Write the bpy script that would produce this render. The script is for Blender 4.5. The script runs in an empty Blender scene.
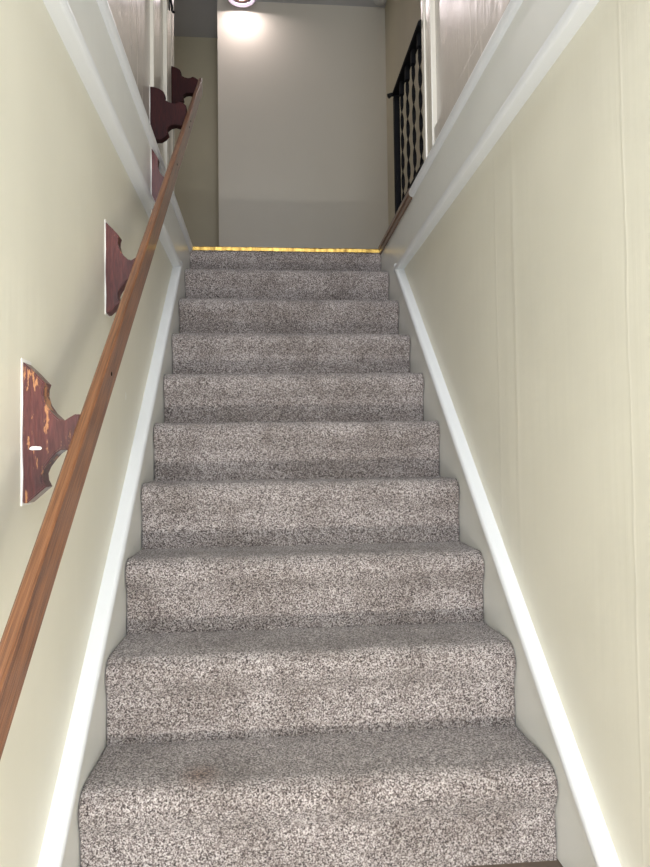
import bpy, bmesh, math, random
from mathutils import Vector, Matrix, noise
C = bpy.context.scene
COL = C.collection
random.seed(4)

# ---------------------------------------------------------------- camera
cam_d = bpy.data.cameras.new('camera'); cam = bpy.data.objects.new('camera', cam_d); COL.objects.link(cam)
cf = Vector((0.08802734, 0.99545307, 0.03639196)); cr = Vector((0.99607233, -0.08761448, -0.01279117)); cu = cr.cross(cf)
M4 = Matrix(((cr.x, cu.x, -cf.x, 0.3467), (cr.y, cu.y, -cf.y, -3.1067), (cr.z, cu.z, -cf.z, -1.0137), (0, 0, 0, 1)))
cam.matrix_world = M4
cam_d.sensor_fit = 'HORIZONTAL'; cam_d.sensor_width = 36.0; cam_d.lens = 665.19 / 650 * 36.0
cam_d.clip_start = 0.02
C.camera = cam

# ---------------------------------------------------------------- world, daylight, exposure
w = bpy.data.worlds.new('world'); C.world = w; w.use_nodes = True
w.node_tree.nodes['Background'].inputs[0].default_value = (0.80, 0.90, 1.0, 1)
w.node_tree.nodes['Background'].inputs[1].default_value = 1.0

def area(name, loc, aim, sx, sy, power, col):
    d = bpy.data.lights.new(name, 'AREA'); d.shape = 'RECTANGLE'; d.size = sx; d.size_y = sy
    d.energy = power; d.color = col
    o = bpy.data.objects.new(name, d); COL.objects.link(o); o.location = loc
    o.rotation_euler = (Vector(aim) - Vector(loc)).to_track_quat('-Z', 'Y').to_euler()
    return o
# daylight entering by the open street door at the foot of the stairs
area('door_daylight', (0.45, -3.52, -0.72), (0.45, -1.0, -0.9), 0.82, 1.9, 17, (0.84, 0.91, 1.0))
# added fill light from above, as if through an unseen window over that door
area('upper_fill_daylight', (0.45, -3.52, 1.25), (0.45, -1.1, -0.9), 0.78, 1.2, 30, (0.88, 0.92, 1.0))
# daylight thrown up by the sunlit doorstep at that door
area('threshold_bounce', (0.45, -3.40, -1.775), (0.45, -1.0, 0.0), 0.8, 0.08, 22, (1.0, 0.97, 0.93))
C.view_settings.view_transform = 'Standard'; C.view_settings.look = 'None'
C.view_settings.gamma = 1.0; C.view_settings.use_curve_mapping = False
C.view_settings.exposure = 0.10

# ---------------------------------------------------------------- helpers
def srgb(r, g, b):
    f = lambda c: (c / 255) / 12.92 if c / 255 <= 0.04045 else ((c / 255 + 0.055) / 1.055) ** 2.4
    return (f(r), f(g), f(b), 1)

def mat(name, col, rough=0.5, metal=0.0, spec=0.5):
    m = bpy.data.materials.new(name); m.use_nodes = True
    b = m.node_tree.nodes['Principled BSDF']
    b.inputs['Base Color'].default_value = col; b.inputs['Roughness'].default_value = rough
    b.inputs['Metallic'].default_value = metal; b.inputs['Specular IOR Level'].default_value = spec
    return m, m.node_tree.nodes, m.node_tree.links, b

def coords(N, L, scale=(1, 1, 1)):
    tc = N.new('ShaderNodeTexCoord'); mp = N.new('ShaderNodeMapping'); mp.inputs['Scale'].default_value = scale
    L.new(tc.outputs['Object'], mp.inputs['Vector']); return mp.outputs['Vector']

def noise_n(N, L, vec, scale, detail=3, rough=0.5):
    n = N.new('ShaderNodeTexNoise'); n.inputs['Scale'].default_value = scale
    n.inputs['Detail'].default_value = detail; n.inputs['Roughness'].default_value = rough
    L.new(vec, n.inputs['Vector']); return n.outputs['Fac']

def ramp(N, L, fac, stops):
    r = N.new('ShaderNodeValToRGB'); e = r.color_ramp.elements
    e[0].position, e[0].color = stops[0]; e[1].position, e[1].color = stops[-1]
    for p, c in stops[1:-1]:
        x = e.new(p); x.color = c
    L.new(fac, r.inputs['Fac']); return r.outputs['Color']

def mix(N, L, fac, a, b, mode='MIX'):
    m = N.new('ShaderNodeMix'); m.data_type = 'RGBA'; m.blend_type = mode
    if isinstance(fac, float): m.inputs[0].default_value = fac
    else: L.new(fac, m.inputs[0])
    for s, v in ((6, a), (7, b)):
        if isinstance(v, tuple): m.inputs[s].default_value = v
        else: L.new(v, m.inputs[s])
    return m.outputs[2]

def math_n(N, L, op, a, b=None, clamp=False):
    m = N.new('ShaderNodeMath'); m.operation = op; m.use_clamp = clamp
    for i, v in ((0, a), (1, b)):
        if v is None: continue
        if isinstance(v, (int, float)): m.inputs[i].default_value = v
        else: L.new(v, m.inputs[i])
    return m.outputs[0]

def bump(N, L, b, h, strength=0.3, dist=0.01, prev=None):
    n = N.new('ShaderNodeBump'); n.inputs['Strength'].default_value = strength; n.inputs['Distance'].default_value = dist
    L.new(h, n.inputs['Height'])
    if prev is not None: L.new(prev, n.inputs['Normal'])
    L.new(n.outputs['Normal'], b.inputs['Normal']); return n.outputs['Normal']

def link(name, bm, m, parent=None, smooth=False):
    me = bpy.data.meshes.new(name); bm.normal_update(); bm.to_mesh(me); bm.free()
    if smooth:
        for p in me.polygons: p.use_smooth = True
    me.materials.append(m)
    o = bpy.data.objects.new(name, me); COL.objects.link(o)
    if parent is not None:
        o.parent = parent; o.matrix_parent_inverse = parent.matrix_basis.inverted()
    return o

def structure(name, bm, m, smooth=False):
    o = link(name, bm, m, None, smooth); o['kind'] = 'structure'; return o

def add_box(bm, lo, hi, bev=0.0):
    g = bmesh.ops.create_cube(bm, size=1.0)
    vs = g['verts']
    for v in vs:
        v.co = Vector([lo[i] + (v.co[i] + 0.5) * (hi[i] - lo[i]) for i in range(3)])
    if bev > 0:
        es = set(e for v in vs for e in v.link_edges)
        bmesh.ops.bevel(bm, geom=list(es), offset=bev, segments=2, affect='EDGES', profile=0.7)
    return bm

def box(lo, hi, bev=0.0): return add_box(bmesh.new(), lo, hi, bev)

def add_prism(bm, outline, axis, a, b, bev=0.0):
    """outline in the two other axes, extruded along axis from a to b"""
    idx = [i for i in range(3) if i != axis]
    def P(q, t):
        v = [0, 0, 0]; v[idx[0]] = q[0]; v[idx[1]] = q[1]; v[axis] = t; return v
    A = [bm.verts.new(P(q, a)) for q in outline]; B = [bm.verts.new(P(q, b)) for q in outline]
    fs = [bm.faces.new(A), bm.faces.new(B[::-1])]
    n = len(A)
    for i in range(n): fs.append(bm.faces.new((A[i], B[i], B[(i + 1) % n], A[(i + 1) % n])))
    bmesh.ops.recalc_face_normals(bm, faces=fs)
    if bev > 0:
        es = [e for e in (set(fs[0].edges) | set(fs[1].edges))]
        bmesh.ops.bevel(bm, geom=es, offset=bev, segments=2, affect='EDGES')
    return bm

def add_sweep(bm, prof, A, B, side, up, taper=1.0):
    """sweep a closed cross section (s, u) straight from A to B"""
    A, B, side, up = Vector(A), Vector(B), Vector(side), Vector(up)
    ra = [bm.verts.new(A + side * s + up * u) for s, u in prof]
    rb = [bm.verts.new(B + side * s + up * u) for s, u in prof]
    n = len(prof); fs = [bm.faces.new(ra), bm.faces.new(rb[::-1])]
    for i in range(n): fs.append(bm.faces.new((ra[i], rb[i], rb[(i + 1) % n], ra[(i + 1) % n])))
    bmesh.ops.recalc_face_normals(bm, faces=fs)
    return bm

def add_lathe(bm, prof, origin, axis=(0, 0, 1), seg=40):
    """prof: (radius, height) list"""
    q = Vector((0, 0, 1)).rotation_difference(Vector(axis)); o = Vector(origin); rings = []
    for r, h in prof:
        if r < 1e-6: rings.append([bm.verts.new(o + q @ Vector((0, 0, h)))])
        else: rings.append([bm.verts.new(o + q @ Vector((r * math.cos(2 * math.pi * k / seg), r * math.sin(2 * math.pi * k / seg), h))) for k in range(seg)])
    for a, b in zip(rings, rings[1:]):
        for k in range(seg):
            k2 = (k + 1) % seg
            if len(a) == 1 and len(b) == 1: continue
            if len(a) == 1: bm.faces.new((a[0], b[k], b[k2]))
            elif len(b) == 1: bm.faces.new((a[k], b[0], a[k2]))
            else: bm.faces.new((a[k], b[k], b[k2], a[k2]))
    bmesh.ops.recalc_face_normals(bm, faces=bm.faces)
    return bm

def add_tube(bm, pts, r, seg=10):
    pts = [Vector(p) for p in pts]; rings = []
    for i, p in enumerate(pts):
        t = (pts[min(i + 1, len(pts) - 1)] - pts[max(i - 1, 0)]).normalized()
        a = t.cross(Vector((0, 0, 1)) if abs(t.z) < 0.9 else Vector((1, 0, 0))).normalized(); b = t.cross(a)
        rr = r[i] if isinstance(r, (list, tuple)) else r
        rings.append([bm.verts.new(p + (a * math.cos(2 * math.pi * k / seg) + b * math.sin(2 * math.pi * k / seg)) * rr) for k in range(seg)])
    for A, B in zip(rings, rings[1:]):
        for k in range(seg): bm.faces.new((A[k], B[k], B[(k + 1) % seg], A[(k + 1) % seg]))
    bm.faces.new(rings[0]); bm.faces.new(rings[-1][::-1])
    bmesh.ops.recalc_face_normals(bm, faces=bm.faces)
    return bm

def thing(name, label, cat, loc=(0, 0, 0), group=None):
    o = bpy.data.objects.new(name, None); COL.objects.link(o); o.location = loc; o.empty_display_size = 0.05
    o['label'] = label; o['category'] = cat
    if group: o['group'] = group
    bpy.context.view_layer.update()
    return o

# ---------------------------------------------------------------- materials
def paint(name, col, rough, streak=0.25, lumps=0.25, ridges=(), tint=0.04, nicks=True, spec=0.5):
    """brushed emulsion / gloss paint: faint vertical roller streaks, lumps and a few nicks"""
    m, N, L, b = mat(name, col, rough, spec=spec)
    v1 = coords(N, L, (30, 30, 1.2)); s = noise_n(N, L, v1, 1.0, 4, 0.6)
    v2 = coords(N, L); l = noise_n(N, L, v2, 9.0, 3, 0.5); big = noise_n(N, L, v2, 2.2, 3, 0.5)
    c = ramp(N, L, big, [(0.3, tuple(x * (1 - tint * 1.5) for x in col[:3]) + (1,)), (0.7, tuple(min(1, x * (1 + tint)) for x in col[:3]) + (1,))])
    if nicks:
        vo = N.new('ShaderNodeTexVoronoi'); vo.inputs['Scale'].default_value = 5.0; L.new(coords(N, L, (1, 1, 0.55)), vo.inputs['Vector'])
        nk = math_n(N, L, 'LESS_THAN', vo.outputs['Distance'], 0.03)
        c = mix(N, L, nk, c, srgb(232, 231, 222))
    L.new(c, b.inputs['Base Color'])
    rr = N.new('ShaderNodeMapRange'); rr.inputs['To Min'].default_value = rough - 0.07; rr.inputs['To Max'].default_value = rough + 0.09
    L.new(s, rr.inputs['Value']); L.new(rr.outputs[0], b.inputs['Roughness'])
    h = math_n(N, L, 'ADD', math_n(N, L, 'MULTIPLY', s, streak), math_n(N, L, 'MULTIPLY', l, lumps))
    if ridges:
        tc = N.new('ShaderNodeTexCoord'); sp = N.new('ShaderNodeSeparateXYZ'); L.new(tc.outputs['Object'], sp.inputs[0])
        wob = math_n(N, L, 'MULTIPLY', math_n(N, L, 'SUBTRACT', noise_n(N, L, coords(N, L, (1, 1, 1)), 6.0), 0.5), 0.014)
        yy = math_n(N, L, 'ADD', sp.outputs['Y'], wob)
        for y, wd, ht in ridges:
            d = math_n(N, L, 'ABSOLUTE', math_n(N, L, 'SUBTRACT', yy, y))
            r = math_n(N, L, 'SUBTRACT', 1.0, math_n(N, L, 'DIVIDE', d, wd), True)
            h = math_n(N, L, 'ADD', h, math_n(N, L, 'MULTIPLY', r, ht))
    bump(N, L, b, h, 0.5, 0.006)
    return m

CREAM = srgb(223, 219, 202)
M_cream_r = paint('cream_wall_paint_right', CREAM, 0.40, ridges=((-1.514, 0.010, 0.14), (-1.632, 0.014, 0.16), (-2.105, 0.006, 0.12), (-1.28, 0.009, 0.07)))
M_cream_l = paint('cream_wall_paint_left', CREAM, 0.40, ridges=((-2.25, 0.008, 0.10), (-1.25, 0.009, 0.10)))
M_upper = paint('upper_wall_paint', srgb(212, 204, 194), 0.24, 0.8, 0.5, nicks=False)
M_hall = paint('hall_wall_paint', srgb(224, 218, 204), 0.13, 0.0, 0.05, tint=0.01, nicks=False)
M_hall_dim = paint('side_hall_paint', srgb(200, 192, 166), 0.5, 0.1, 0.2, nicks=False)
M_ceil = paint('ceiling_paint', srgb(200, 200, 202), 0.7, 0.0, 0.3, nicks=False)
M_grey = paint('grey_skirt_gloss', srgb(224, 224, 218), 0.30, 0.12, 0.3)
M_white = mat('white_trim_gloss', srgb(226, 228, 229), 0.33)[0]
M_casing = paint('casing_gloss', srgb(222, 216, 202), 0.25, 0.35, 0.15, nicks=False)
M_floor = mat('lower_floor', srgb(104, 90, 78), 0.6)[0]

def carpet():
    m, N, L, b = mat('speckled_carpet', (0.3, 0.28, 0.27, 1), 0.95, spec=0.15)
    v = coords(N, L)
    n1 = noise_n(N, L, v, 300, 2, 0.6)
    vo = N.new('ShaderNodeTexVoronoi'); vo.inputs['Scale'].default_value = 400; L.new(v, vo.inputs['Vector'])
    sepc = N.new('ShaderNodeSeparateColor'); L.new(vo.outputs['Color'], sepc.inputs[0])
    f = math_n(N, L, 'ADD', math_n(N, L, 'MULTIPLY', n1, 0.75), math_n(N, L, 'MULTIPLY', sepc.outputs[0], 0.25))
    col = ramp(N, L, f, [(0.34, srgb(62, 53, 50)), (0.44, srgb(126, 114, 110)), (0.54, srgb(176, 165, 160)), (0.66, srgb(224, 216, 212))])
    big = noise_n(N, L, v, 5.5, 5, 0.7)
    wear = ramp(N, L, big, [(0.38, (0.70, 0.68, 0.66, 1)), (0.58, (1, 1, 1, 1))])
    col = mix(N, L, 1.0, col, wear, 'MULTIPLY')
    # small stains lying on the lowest tread
    tc = N.new('ShaderNodeTexCoord')
    for (p, r, c, k) in (((0.214, -1.79, -1.614), 0.05, (0.70, 0.50, 0.38, 1), 0.55), ((0.401, -1.757, -1.614), 0.007, (0.12, 0.07, 0.06, 1), 1.0), ((0.885, -1.845, -1.718), 0.014, (0.25, 0.2, 0.18, 1), 0.9)):
        d = N.new('ShaderNodeVectorMath'); d.operation = 'DISTANCE'; L.new(tc.outputs['Object'], d.inputs[0]); d.inputs[1].default_value = p
        fac = math_n(N, L, 'MULTIPLY', math_n(N, L, 'SUBTRACT', 1.0, math_n(N, L, 'DIVIDE', d.outputs['Value'], r), True), k * 1.6, True)
        col = mix(N, L, fac, col, mix(N, L, 1.0, col, c, 'MULTIPLY'))
    L.new(col, b.inputs['Base Color'])
    b.inputs['Sheen Weight'].default_value = 0.25; b.inputs['Sheen Roughness'].default_value = 0.6
    bump(N, L, b, f, 1.0, 0.006)
    return m
M_carpet = carpet()

def wood(name, dark, light, axis_scale, rough=0.3, wear=None, chip=None, tilt=0.0):
    m, N, L, b = mat(name, dark, rough)
    b.inputs['Coat Weight'].default_value = 0.4; b.inputs['Coat Roughness'].default_value = 0.15
    tr = N.new('ShaderNodeMapping'); tr.inputs['Rotation'].default_value = (tilt, 0, 0); tg = N.new('ShaderNodeTexCoord')
    L.new(tg.outputs['Object'], tr.inputs['Vector']); ms = N.new('ShaderNodeMapping'); ms.inputs['Scale'].default_value = axis_scale
    L.new(tr.outputs[0], ms.inputs['Vector']); v = ms.outputs[0]
    n = noise_n(N, L, v, 6.0, 5, 0.6)
    wv = N.new('ShaderNodeTexNoise'); wv.inputs['Scale'].default_value = 30; wv.inputs['Detail'].default_value = 4; L.new(v, wv.inputs['Vector'])
    f = math_n(N, L, 'ADD', math_n(N, L, 'MULTIPLY', n, 0.5), math_n(N, L, 'MULTIPLY', wv.outputs['Fac'], 0.5))
    col = ramp(N, L, f, [(0.36, dark), (0.64, light)])
    if wear:
        wn = noise_n(N, L, coords(N, L, (60, 20, 14)), 1.6, 4, 0.7)
        big = noise_n(N, L, coords(N, L), 14, 2, 0.5)
        fc = ramp(N, L, math_n(N, L, 'ADD', math_n(N, L, 'MULTIPLY', wn, 0.6), math_n(N, L, 'MULTIPLY', big, 0.4)), [(wear[0], (0, 0, 0, 1)), (wear[0] + 0.03, (1, 1, 1, 1))])
        col = mix(N, L, fc, col, wear[1])
    if chip:
        tc = N.new('ShaderNodeTexCoord'); mp = N.new('ShaderNodeMapping'); mp.vector_type = 'POINT'
        mp.inputs['Location'].default_value = tuple(-a * s for a, s in zip(chip[0], chip[1])); mp.inputs['Scale'].default_value = chip[1]
        L.new(tc.outputs['Object'], mp.inputs['Vector'])
        ln = N.new('ShaderNodeVectorMath'); ln.operation = 'LENGTH'
        jit = N.new('ShaderNodeTexNoise'); jit.inputs['Scale'].default_value = 120; L.new(tc.outputs['Object'], jit.inputs['Vector'])
        L.new(mp.outputs[0], ln.inputs[0])
        fac = math_n(N, L, 'LESS_THAN', math_n(N, L, 'ADD', ln.outputs['Value'], jit.outputs['Fac']), 1.35)
        col = mix(N, L, fac, col, srgb(238, 232, 226))
    L.new(col, b.inputs['Base Color'])
    bump(N, L, b, wv.outputs['Fac'], 0.25, 0.002)
    return m
M_rail = wood('oiled_rail_wood', srgb(74, 42, 25), srgb(150, 98, 60), (45, 0.5, 18), 0.36, tilt=-0.709)
M_bracket = wood('varnished_bracket_wood', srgb(62, 26, 25), srgb(98, 46, 40), (8, 8, 1.2), 0.45, (0.585, srgb(166, 112, 72)))
M_bracket.node_tree.nodes['Principled BSDF'].inputs['Coat Weight'].default_value = 0.08
M_bracket_shaded = wood('shaded_bracket_wood', srgb(36, 12, 14), srgb(62, 22, 20), (8, 8, 1.2), 0.55)  # upper brackets stand in shade; their darkness is painted into the wood colour
M_bracket_shaded.node_tree.nodes['Principled BSDF'].inputs['Coat Weight'].default_value = 0.0
M_bracket_shaded.node_tree.nodes['Principled BSDF'].inputs['Specular IOR Level'].default_value = 0.2
M_bracket_chip = wood('chipped_bracket_wood', srgb(64, 28, 28), srgb(100, 50, 46), (8, 8, 1.2), 0.3, (0.535, srgb(176, 122, 80)), ((0.020, 0.0, -0.131), (95, 30, 290)))
M_base_wood = wood('brown_base_wood', srgb(92, 62, 44), srgb(140, 108, 82), (9, 1, 9), 0.35)
M_black = mat('black_wrought_iron', srgb(12, 12, 15), 0.7, 0.0, 0.15)[0]
M_caulk = mat('white_caulk', srgb(232, 230, 224), 0.6)[0]
M_chrome = mat('pale_lavender_chrome', srgb(186, 180, 206), 0.25, 0.6)[0]
M_bronze = mat('dark_bronze', srgb(70, 50, 46), 0.35, 0.8)[0]
M_plastic = mat('white_plastic', srgb(220, 220, 218), 0.4)[0]
M_screw = mat('dark_screw_head', srgb(30, 26, 24), 0.4, 0.6)[0]
def brass():
    m, N, L, b = mat('worn_brass', srgb(214, 176, 92), 0.42, 0.9)
    n = noise_n(N, L, coords(N, L, (40, 8, 8)), 1.0, 4, 0.7)
    L.new(ramp(N, L, n, [(0.35, srgb(140, 104, 50)), (0.6, srgb(222, 186, 100))]), b.inputs['Base Color'])
    bump(N, L, b, n, 0.5, 0.002); return m
M_brass = brass()
def emis(name, col, s):
    m, N, L, b = mat(name, col, 0.3)
    b.inputs['Emission Color'].default_value = col; b.inputs['Emission Strength'].default_value = s; return m
M_glow = emis('lit_frosted_glass', (1.0, 0.88, 0.89, 1), 150)

# ---------------------------------------------------------------- setting
W = 0.9; RISE = 0.1798; RUN = 0.2044; ZT = -0.03
ZC = 2.45; ZF = -10 * RISE + 0.002
YD = -3.45; YO = -3.45           # street door wall; near end of the stairwell opening
# lower side walls
structure('wall_left', box((-0.14, YD, ZF), (-0.02, 0.0, -0.235)), M_cream_l)
structure('wall_right', box((0.92, YD, ZF), (1.04, 0.0, -0.235)), M_cream_r)
structure('floor', box((-0.14, YD, ZF - 0.1), (1.04, 0.0, ZF)), M_floor)
# door wall with its opening
bm = bmesh.new()
add_box(bm, (-0.14, YD - 0.1, ZF), (0.03, YD, -0.235)); add_box(bm, (0.87, YD - 0.1, ZF), (1.04, YD, -0.235))
structure('wall_front', bm, M_cream_l)
structure('ceiling', box((-2.0, YO - 0.1, ZC), (1.41, 2.42, ZC + 0.1)), M_ceil)
bm = bmesh.new()
add_box(bm, (-0.19, YO - 0.1, -0.235), (0.03, YO, ZC)); add_box(bm, (0.87, YO - 0.1, -0.235), (1.06, YO, ZC))
add_box(bm, (0.03, YO - 0.1, 0.24), (0.87, YO, 0.60)); add_box(bm, (0.03, YO - 0.1, 1.90), (0.87, YO, ZC))
structure('wall_front', bm, M_upper)
# stairwell linings at the level of the upper floor (grey boards), left and right
def lining(x0, x1):
    ol = [(YO, -0.235), (0.0, -0.235), (0.0, ZT), (YO, ZT)]
    return add_prism(bmesh.new(), ol, 0, x0, x1)
structure('trim_1', lining(-0.14, 0.0), M_grey)
structure('trim_2', lining(0.9, 1.04), M_grey)
# grey skirt boards beside the steps
def zs(y): return -0.225 + 0.905 * (y + 0.385)
def skirt(x0, x1):
    yb = -9 * RUN - 0.24
    yt = -0.385
    ol = [(yb, zs(yb)), (yt, -0.225), (yt, -0.235), (0.0, -0.235), (0.0, -0.75), (-0.45, -0.95), (-1.35, ZF + .001), (yb, ZF + .001)]
    return add_prism(bmesh.new(), ol, 0, x0, x1)
structure('baseboard_left', skirt(-0.02, 0.0), M_grey)
structure('baseboard_right', skirt(0.9, 0.92), M_grey)
# white bead mouldings: up the skirt board, and along the bottom edge of the lining
def bead(s):   # s = +1 grows towards +x (left wall) or -1 (right wall)
    pts = [(-0.001, -0.013)]
    for k in range(9):
        a = -math.pi / 2 + math.pi * k / 8
        pts.append((0.008 + 0.008 * math.cos(a) + 0.018, 0.013 * math.sin(a)))
    pts.append((-0.001, 0.013))
    return [(s * a, b) for a, b in pts]
def mk(name, x, s):
    bm = bmesh.new(); th = math.atan(0.905); up = Vector((0, -math.sin(th), math.cos(th)))
    yb = -2.075; yt = -0.378
    add_sweep(bm, bead(s), (x, yb, zs(yb) + 0.012), (x, yt, zs(yt) + 0.004), (1, 0, 0), up)
    add_sweep(bm, bead(s), (x, YO, -0.228), (x, yt + 0.004, -0.228), (1, 0, 0), (0, 0, 1))
    return structure(name, bm, M_white)
mk('trim_3', -0.02, 1); mk('trim_4', 0.92, -1)
# white nosing capping the lining
def cap(s, x):
    pr = [(0.0, -0.018)] + [(0.004 + 0.012 * math.cos(a), 0.0 + 0.016 * math.sin(a)) for a in [-math.pi / 2 + math.pi * k / 8 for k in range(9)]] + [(-0.09, 0.016), (-0.09, 0.001), (0.0, 0.001)]
    return [(s * a, b) for a, b in pr]
structure('trim_5', add_sweep(bmesh.new(), cap(1, 0), (0.0, YO, -0.0305), (0.0, 0.0, -0.0305), (1, 0, 0), (0, 0, 1)), M_white)
structure('trim_6', add_sweep(bmesh.new(), cap(-1, 0), (0.9, YO, -0.0305), (0.9, -0.70, -0.0305), (1, 0, 0), (0, 0, 1)), M_white)
# upper side walls
YL = 0.07
structure('wall_left', box((-0.19, YO, -0.015), (-0.088, YL, ZC)), M_upper)
structure('wall_right', box((0.95, YO, -0.015), (1.06, -0.775, ZC)), M_upper)
structure('baseboard_right', box((0.938, YO, -0.0145), (0.9502, -0.875, 0.128), 0.003), M_upper)
# casing at the end of the upper right wall
bm = bmesh.new(); add_box(bm, (0.932, -0.875, -0.0145), (1.07, -0.80, ZC - .001), 0.004); add_box(bm, (0.926, -0.802, -0.0145), (1.07, -0.765, ZC - .001), 0.006)
structure('trim_7', bm, M_casing)
# casing boards on the upper left wall
bm = bmesh.new()
add_box(bm, (-0.09, -0.535, -0.0145), (-0.074, -0.365, ZC - .001), 0.003)
add_box(bm, (-0.09, -0.365, -0.0145), (-0.083, -0.235, ZC - .001), 0.001)
add_box(bm, (-0.09, -0.235, -0.0145), (-0.066, -0.10, ZC - .001), 0.008)
add_box(bm, (-0.09, -0.10, -0.0145), (-0.082, 0.01, ZC - .001), 0.003)
add_box(bm, (-0.20, 0.01, -0.0145), (-0.078, YL + 0.012, ZC - .001), 0.004)
structure('trim_8', bm, M_casing)
# upper floor, hall walls
bm = box((-2.0, 0.0, ZT - 0.13), (1.41, 2.42, ZT - 0.004)); add_box(bm, (1.04, -1.7, ZT - 0.13), (1.41, 0.0, ZT - 0.004))
structure('floor', bm, M_carpet)
structure('wall_back', box((0.010, 1.838, ZT - 0.004), (1.41, 2.30, ZC)), M_hall)
structure('wall_back', box((-2.0, 2.3, ZT - 0.004), (0.2, 2.42, ZC)), M_hall_dim)
structure('wall_left', box((-2.1, YL, ZT - 0.004), (-2.0, 2.42, ZC)), M_hall_dim)
structure('wall_front', box((-2.0, 0.0, ZT - 0.004), (-0.20, YL, ZC)), M_hall_dim)
structure('wall_right', box((1.29, -1.7, ZT - 0.004), (1.41, 1.838, ZC)), M_hall_dim)
structure('wall_front', box((1.06, -1.8, ZT - 0.004), (1.41, -1.7, ZC)), M_hall_dim)

# ---------------------------------------------------------------- staircase
stairs = thing('staircase', 'straight staircase covered in speckled grey-beige carpet, rising between two cream walls', 'staircase', (0.45, -9 * RUN, ZF))
def step_bm(k):
    zt = -k * RISE; zb = -(k + 1) * RISE
    if k == 0: zt = ZT - 0.003
    yb = -(k - 1) * RUN; yr = -k * RUN            # tread back, riser plane
    if k == 0: yb = 0.0
    prof = []
    def seg(a, b, st=0.005):
        n = max(1, int(math.dist(a, b) / st))
        for i in range(n): prof.append((a[0] + (b[0] - a[0]) * i / n, a[1] + (b[1] - a[1]) * i / n))
    if k > 0:
        R = 0.040; yn = yr - 0.010                   # soft rolled nosing
        seg((yb + 0.006, zt - 0.001), (yn + R, zt))
        n = 10
        for i in range(n):
            a = math.pi / 2 * i / n
            prof.append((yn + R - R * math.sin(a), zt - R + R * math.cos(a)))
        seg((yn, zt - R), (yn + 0.003, zt - 0.055)); seg((yn + 0.003, zt - 0.055), (yr + 0.006, zt - 0.085)); seg((yr + 0.006, zt - 0.085), (yr + 0.003, zb - 0.003))
        prof.append((yr + 0.003, zb - 0.004))
        nn = len(prof)
        prof += [(yb + 0.006, zb - 0.004)]
    else:
        seg((-0.001, zt), (-0.004, zt - 0.006)); seg((-0.004, zt - 0.006), (0.002, -RISE - 0.003)); nn = len(prof)
        prof += [(0.03, -RISE - 0.003), (0.03, zt)]
    nx = 180; x0, x1 = 0.0025, W - 0.0025
    bm = bmesh.new(); cols = []
    for i in range(nx + 1):
        x = x0 + (x1 - x0) * i / nx; col = []
        for j, (y, z) in enumerate(prof):
            if 0 < j < nn - 1:
                py, pz = prof[j - 1]; qy, qz = prof[j + 1]
                ny, nz = -(pz - qz), (py - qy); l = math.hypot(ny, nz) or 1; ny, nz = ny / l, nz / l
                a = noise.noise(Vector((x * 5, y * 9 + k * 7, z * 9))) * 0.0035 + random.uniform(-1, 1) * 0.0011
                edge = min(1.0, j / 6, (nn - 1 - j) / 6)
                col.append(bm.verts.new((x + random.uniform(-1, 1) * 0.0008 * (0 < i < nx), y + ny * a * edge, z + nz * a * edge)))
            else: col.append(bm.verts.new((x, y, z)))
        cols.append(col)
    n = len(prof)
    for i in range(nx):
        for j in range(n): bm.faces.new((cols[i][j], cols[i + 1][j], cols[i + 1][(j + 1) % n], cols[i][(j + 1) % n]))
    bm.faces.new(cols[0]); bm.faces.new(cols[-1][::-1])
    bmesh.ops.recalc_face_normals(bm, faces=bm.faces)
    return bm
for k in range(0, 10):
    link('step', step_bm(k), M_carpet, stairs, True)

# brass edging on the landing edge
strip = bmesh.new()
nx = 60; prev = None
prof = [(0.03, ZT + 0.000), (0.03, ZT + 0.004), (-0.010, ZT + 0.006), (-0.014, ZT + 0.002), (-0.014, ZT - 0.013), (-0.011, ZT - 0.013), (-0.010, ZT - 0.001)]
for i in range(nx + 1):
    x = 0.006 + 0.888 * i / nx
    ring = [strip.verts.new((x, y + random.uniform(-1, 1) * 0.0005, z + (random.uniform(-1, 1) * 0.0012 if 2 <= j <= 5 else 0) + noise.noise(Vector((x * 6, 1, 2))) * 0.001)) for j, (y, z) in enumerate(prof)]
    if prev:
        for j in range(7): strip.faces.new((prev[j], ring[j], ring[(j + 1) % 7], prev[(j + 1) % 7]))
    else: strip.faces.new(ring[::-1])
    prev = ring
strip.faces.new(prev); bmesh.ops.recalc_face_normals(strip, faces=strip.faces)
s = link('edge_strip', strip, M_brass)
s['label'] = 'shiny worn brass edging strip across the top of the staircase'; s['category'] = 'metal strip'

# ---------------------------------------------------------------- handrail with its five brackets
SR = 0.85863
def railpt(y):
    xl = 0.045 + (0.07 - 0.045) * (-y / 2.7)
    return xl, xl + 0.0175, 0.733 + (xl - 0.03) * 2.906 + SR * y, 0.6515 + (xl - 0.03) * 3.165 + SR * y
rail = thing('handrail', 'long varnished wooden handrail on scalloped brackets along the left wall', 'handrail', (0.05, -2.85, -1.7))
bm = bmesh.new(); ra, rb = [], []
def section(y):
    xl, xr, zt, zb = railpt(y); c = 0.003
    return [(xl + c, zt), (xr - c, zt), (xr, zt - c), (xr, zb + c), (xr - c, zb), (xl + c, zb), (xl, zb + c), (xl, zt - c)]
ys = [-2.85, -2.0, -1.0, 0.012]
prev = None
for y in ys:
    r = [bm.verts.new((a, y, b)) for a, b in section(y)]
    if prev:
        for j in range(8): bm.faces.new((prev[j], r[j], r[(j + 1) % 8], prev[(j + 1) % 8]))
    else: bm.faces.new(r)
    prev = r
bm.faces.new(prev[::-1]); bmesh.ops.recalc_face_normals(bm, faces=bm.faces)
link('rail', bm, M_rail, rail)
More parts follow.
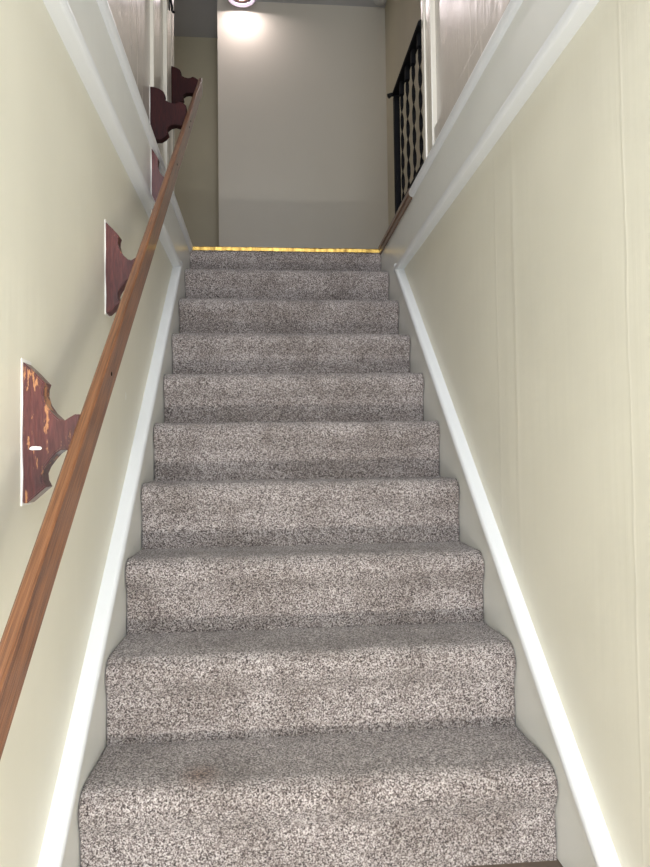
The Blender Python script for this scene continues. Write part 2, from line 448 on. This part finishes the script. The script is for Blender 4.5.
for (y, dz) in ((-0.60, 0.035), (-0.55, 0.028), (-0.985, 0.03), (-1.93, 0.035)):
    xl, xr, zt, zb = railpt(y)
    link('screw', add_lathe(bmesh.new(), [(0, 0.0015), (0.0032, 0.0012), (0.004, 0.0), (0.004, -0.002), (0, -0.002)], (xr, y, zt - dz), (1, 0, 0), 12), M_screw, rail, True)

TOP = [(0.0, 0.0), (0.003, 0.001), (0.018, 0.015), (0.034, 0.032), (0.0315, 0.040), (0.031, 0.050), (0.035, 0.064), (0.044, 0.077), (0.055, 0.087), (0.064, 0.089), (0.072, 0.084), (0.079, 0.080), (0.086, 0.080)]
BOT = [(0.086, 0.136), (0.074, 0.1375), (0.066, 0.134), (0.058, 0.134), (0.050, 0.140), (0.042, 0.149), (0.034, 0.160), (0.030, 0.170), (0.031, 0.180), (0.036, 0.190), (0.022, 0.202), (0.008, 0.214), (0.0, 0.2135)]
TOP5 = [(0.0, 0.0), (0.010, 0.0), (0.022, 0.006), (0.032, 0.016), (0.036, 0.028), (0.034, 0.038), (0.037, 0.048), (0.046, 0.056), (0.056, 0.060), (0.064, 0.058), (0.070, 0.052), (0.078, 0.056), (0.086, 0.066)]
BOT5 = [(0.086, 0.128), (0.078, 0.140), (0.070, 0.142), (0.060, 0.138), (0.050, 0.142), (0.042, 0.152), (0.040, 0.162), (0.044, 0.172), (0.036, 0.186), (0.026, 0.196), (0.018, 0.196), (0.008, 0.200), (0.0, 0.200)]
def bracket(xw, y, ztop, h, m, lobed, depth=0.034):
    xl, xr, zt, zb = railpt(y)
    P = xl - xw; T, B = (TOP5, BOT5) if lobed else (TOP, BOT)
    ol = [(a / 0.086 * P, -b / 0.2135 * h) for a, b in T + B]
    bm = bmesh.new(); add_prism(bm, ol, 1, 0, depth, 0.002)
    o = link('bracket', bm, m); o.location = (xw, y, ztop); bpy.context.view_layer.update()
    o.parent = rail; o.matrix_parent_inverse = rail.matrix_basis.inverted()
    c = bmesh.new(); add_prism(c, [(0.0, -h - 0.004), (0.0, 0.005), (0.0012, 0.005), (0.0022, -h * 0.3), (0.0010, -h * 0.55), (0.003, -h * 0.8), (0.002, -h - 0.004)], 1, -0.003, depth + 0.003)
    co = link('caulk_bead', c, M_caulk); co.parent = o; co['label'] = 'white caulk edge'
    return o
bracket(-0.02, -2.07, -0.863, 0.213, M_bracket_chip, False)['label'] = 'bracket with worn varnish and a white chip'
bracket(-0.02, -1.549, -0.462, 0.212, M_bracket, False)
bracket(0.0, -1.043, -0.049, 0.212, M_bracket, False, 0.03)
bracket(-0.088, -0.545, 0.425, 0.225, M_bracket_shaded, True)
bracket(-0.088, -0.03, 0.815, 0.19, M_bracket_shaded, True)

# ---------------------------------------------------------------- black railing on its wooden base
rl = thing('railing', 'black iron railing with twisted balusters on a brown sill beside the top steps', 'railing', (0.93, -0.45, -0.012))
bm = bmesh.new(); add_box(bm, (0.886, -0.70, -0.030), (0.99, -0.005, -0.012), 0.004)
link('sill_board', bm, M_base_wood, rl)
link('edge_moulding', box((0.891, -0.69, -0.050), (0.9, -0.005, -0.030), 0.003), M_base_wood, rl)
XR = 0.932
bm = bmesh.new(); add_box(bm, (XR - 0.012, -0.285, -0.012), (XR + 0.012, -0.255, 0.575), 0.002); add_box(bm, (XR - 0.022, -0.295, -0.012), (XR + 0.022, -0.245, -0.004), 0.002)
link('post', bm, M_black, rl)
hr = [(-0.016, -0.006), (-0.019, 0.002), (-0.015, 0.012), (-0.006, 0.017), (0.006, 0.017), (0.015, 0.012), (0.019, 0.002), (0.016, -0.006)]
link('handrail_bar', add_sweep(bmesh.new(), hr, (XR, -0.765, 0.572), (XR, -0.262, 0.583), (1, 0, 0), (0, 0, 1)), M_black, rl)
link('bottom_bar', box((XR - 0.007, -0.765, 0.052), (XR + 0.007, -0.27, 0.066), 0.002), M_black, rl)
pts = []
for i in range(15):
    a = math.pi / 2 - i / 14 * math.pi * 1.35; r = 0.020 - 0.0006 * i
    pts.append((XR, -0.262 + math.cos(a) * r, 0.566 + math.sin(a) * r))
scr = bmesh.new(); add_tube(scr, pts, 0.008); add_tube(scr, [(XR - 0.012, pts[-1][1], pts[-1][2]), (XR + 0.012, pts[-1][1], pts[-1][2])], 0.009)
add_tube(scr, [(XR, -0.262, 0.588), (XR - 0.02, -0.262, 0.586), (XR - 0.034, -0.262, 0.578)], [0.008, 0.008, 0.011])
link('end_scroll', scr, M_black, rl, True)
def baluster():
    bm = bmesh.new(); prev = None; n = 96; z0, z1 = 0.066, 0.572
    for i in range(n + 1):
        z = z0 + (z1 - z0) * i / n; a = math.pi * (z - z0) / 0.085; w, t = 0.0070, 0.0018
        r = [bm.verts.new(Vector((u * math.cos(a) - v * math.sin(a), u * math.sin(a) + v * math.cos(a), z))) for u, v in ((-w, -t), (w, -t), (w, t), (-w, t))]
        if prev:
            for j in range(4): bm.faces.new((prev[j], r[j], r[(j + 1) % 4], prev[(j + 1) % 4]))
        else: bm.faces.new(r)
        prev = r
    bm.faces.new(prev[::-1]); bmesh.ops.recalc_face_normals(bm, faces=bm.faces); return bm
b0 = link('baluster', baluster(), M_black); c0 = link('collar', add_box(bmesh.new(), (-0.009, -0.012, 0.515), (0.009, 0.012, 0.573), 0.003), M_black)
for i, y in enumerate((-0.385, -0.495, -0.605, -0.715)):
    b = b0 if i == 0 else b0.copy(); c = c0 if i == 0 else c0.copy()
    if i: COL.objects.link(b); COL.objects.link(c)
    b.location = (XR, y, 0)
    b.parent = rl; b.matrix_parent_inverse = rl.matrix_basis.inverted(); c.parent = b

# ---------------------------------------------------------------- ceiling light, detector, hook
LX, LY = 0.195, 1.70
lt = thing('ceiling_light', 'round chrome-rimmed ceiling light, lit, over the landing', 'ceiling light', (LX, LY, ZC))
link('rim', add_lathe(bmesh.new(), [(0.098, 0.07), (0.106, 0.05), (0.112, 0.012), (0.109, -0.002), (0.098, -0.006), (0.080, -0.002), (0.074, 0.006), (0.088, 0.02), (0.092, 0.07), (0.098, 0.07)], (LX, LY, ZC - 0.07)), M_chrome, lt, True)
link('inner_ring', add_lathe(bmesh.new(), [(0.075, 0.012), (0.075, 0.004), (0.050, 0.004), (0.040, 0.012), (0.075, 0.014)], (LX, LY, ZC - 0.07)), M_bronze, lt, True)
link('glass_diffuser', add_lathe(bmesh.new(), [(0.0405, 0.012), (0.037, 0.006), (0.030, 0.001), (0.018, -0.003), (0.0, -0.004)], (LX, LY, ZC - 0.07)), M_glow, lt, True)
l2 = lt.copy(); COL.objects.link(l2); l2.location = (-0.75, 0.85, ZC); l2['label'] = 'added fill light shaped as a round ceiling light, unseen in the side hall'  # added unseen copy of the lamp, brightens the landing walls
for ch in list(lt.children):
    c2 = ch.copy(); COL.objects.link(c2); c2.parent = l2; c2.matrix_parent_inverse = lt.matrix_basis.inverted()
lt['group'] = l2['group'] = 'ceiling light of the upper hall and its added unseen copy'
dt = thing('smoke_detector', 'small round pale detector on the ceiling in the right landing corner', 'smoke detector', (1.235, 1.74, ZC))
link('detector_body', add_lathe(bmesh.new(), [(0.046, 0.0), (0.048, -0.012), (0.042, -0.026), (0.025, -0.032), (0.0, -0.033)], (1.235, 1.74, ZC)), M_plastic, dt, True)
hk = thing('coat_hook', 'black metal hook on the white casing above the left stairs', 'hook', (-0.066, -0.17, 1.02))
link('hook_plate', box((-0.066, -0.182, 0.99), (-0.062, -0.158, 1.08), 0.0015), M_black, hk)
link('hook_arm', add_tube(bmesh.new(), [(-0.062, -0.17, 1.05), (-0.056, -0.172, 1.02), (-0.052, -0.175, 0.995), (-0.052, -0.178, 0.98), (-0.044, -0.18, 0.968)], [0.005, 0.005, 0.005, 0.005, 0.006]), M_black, hk, True)
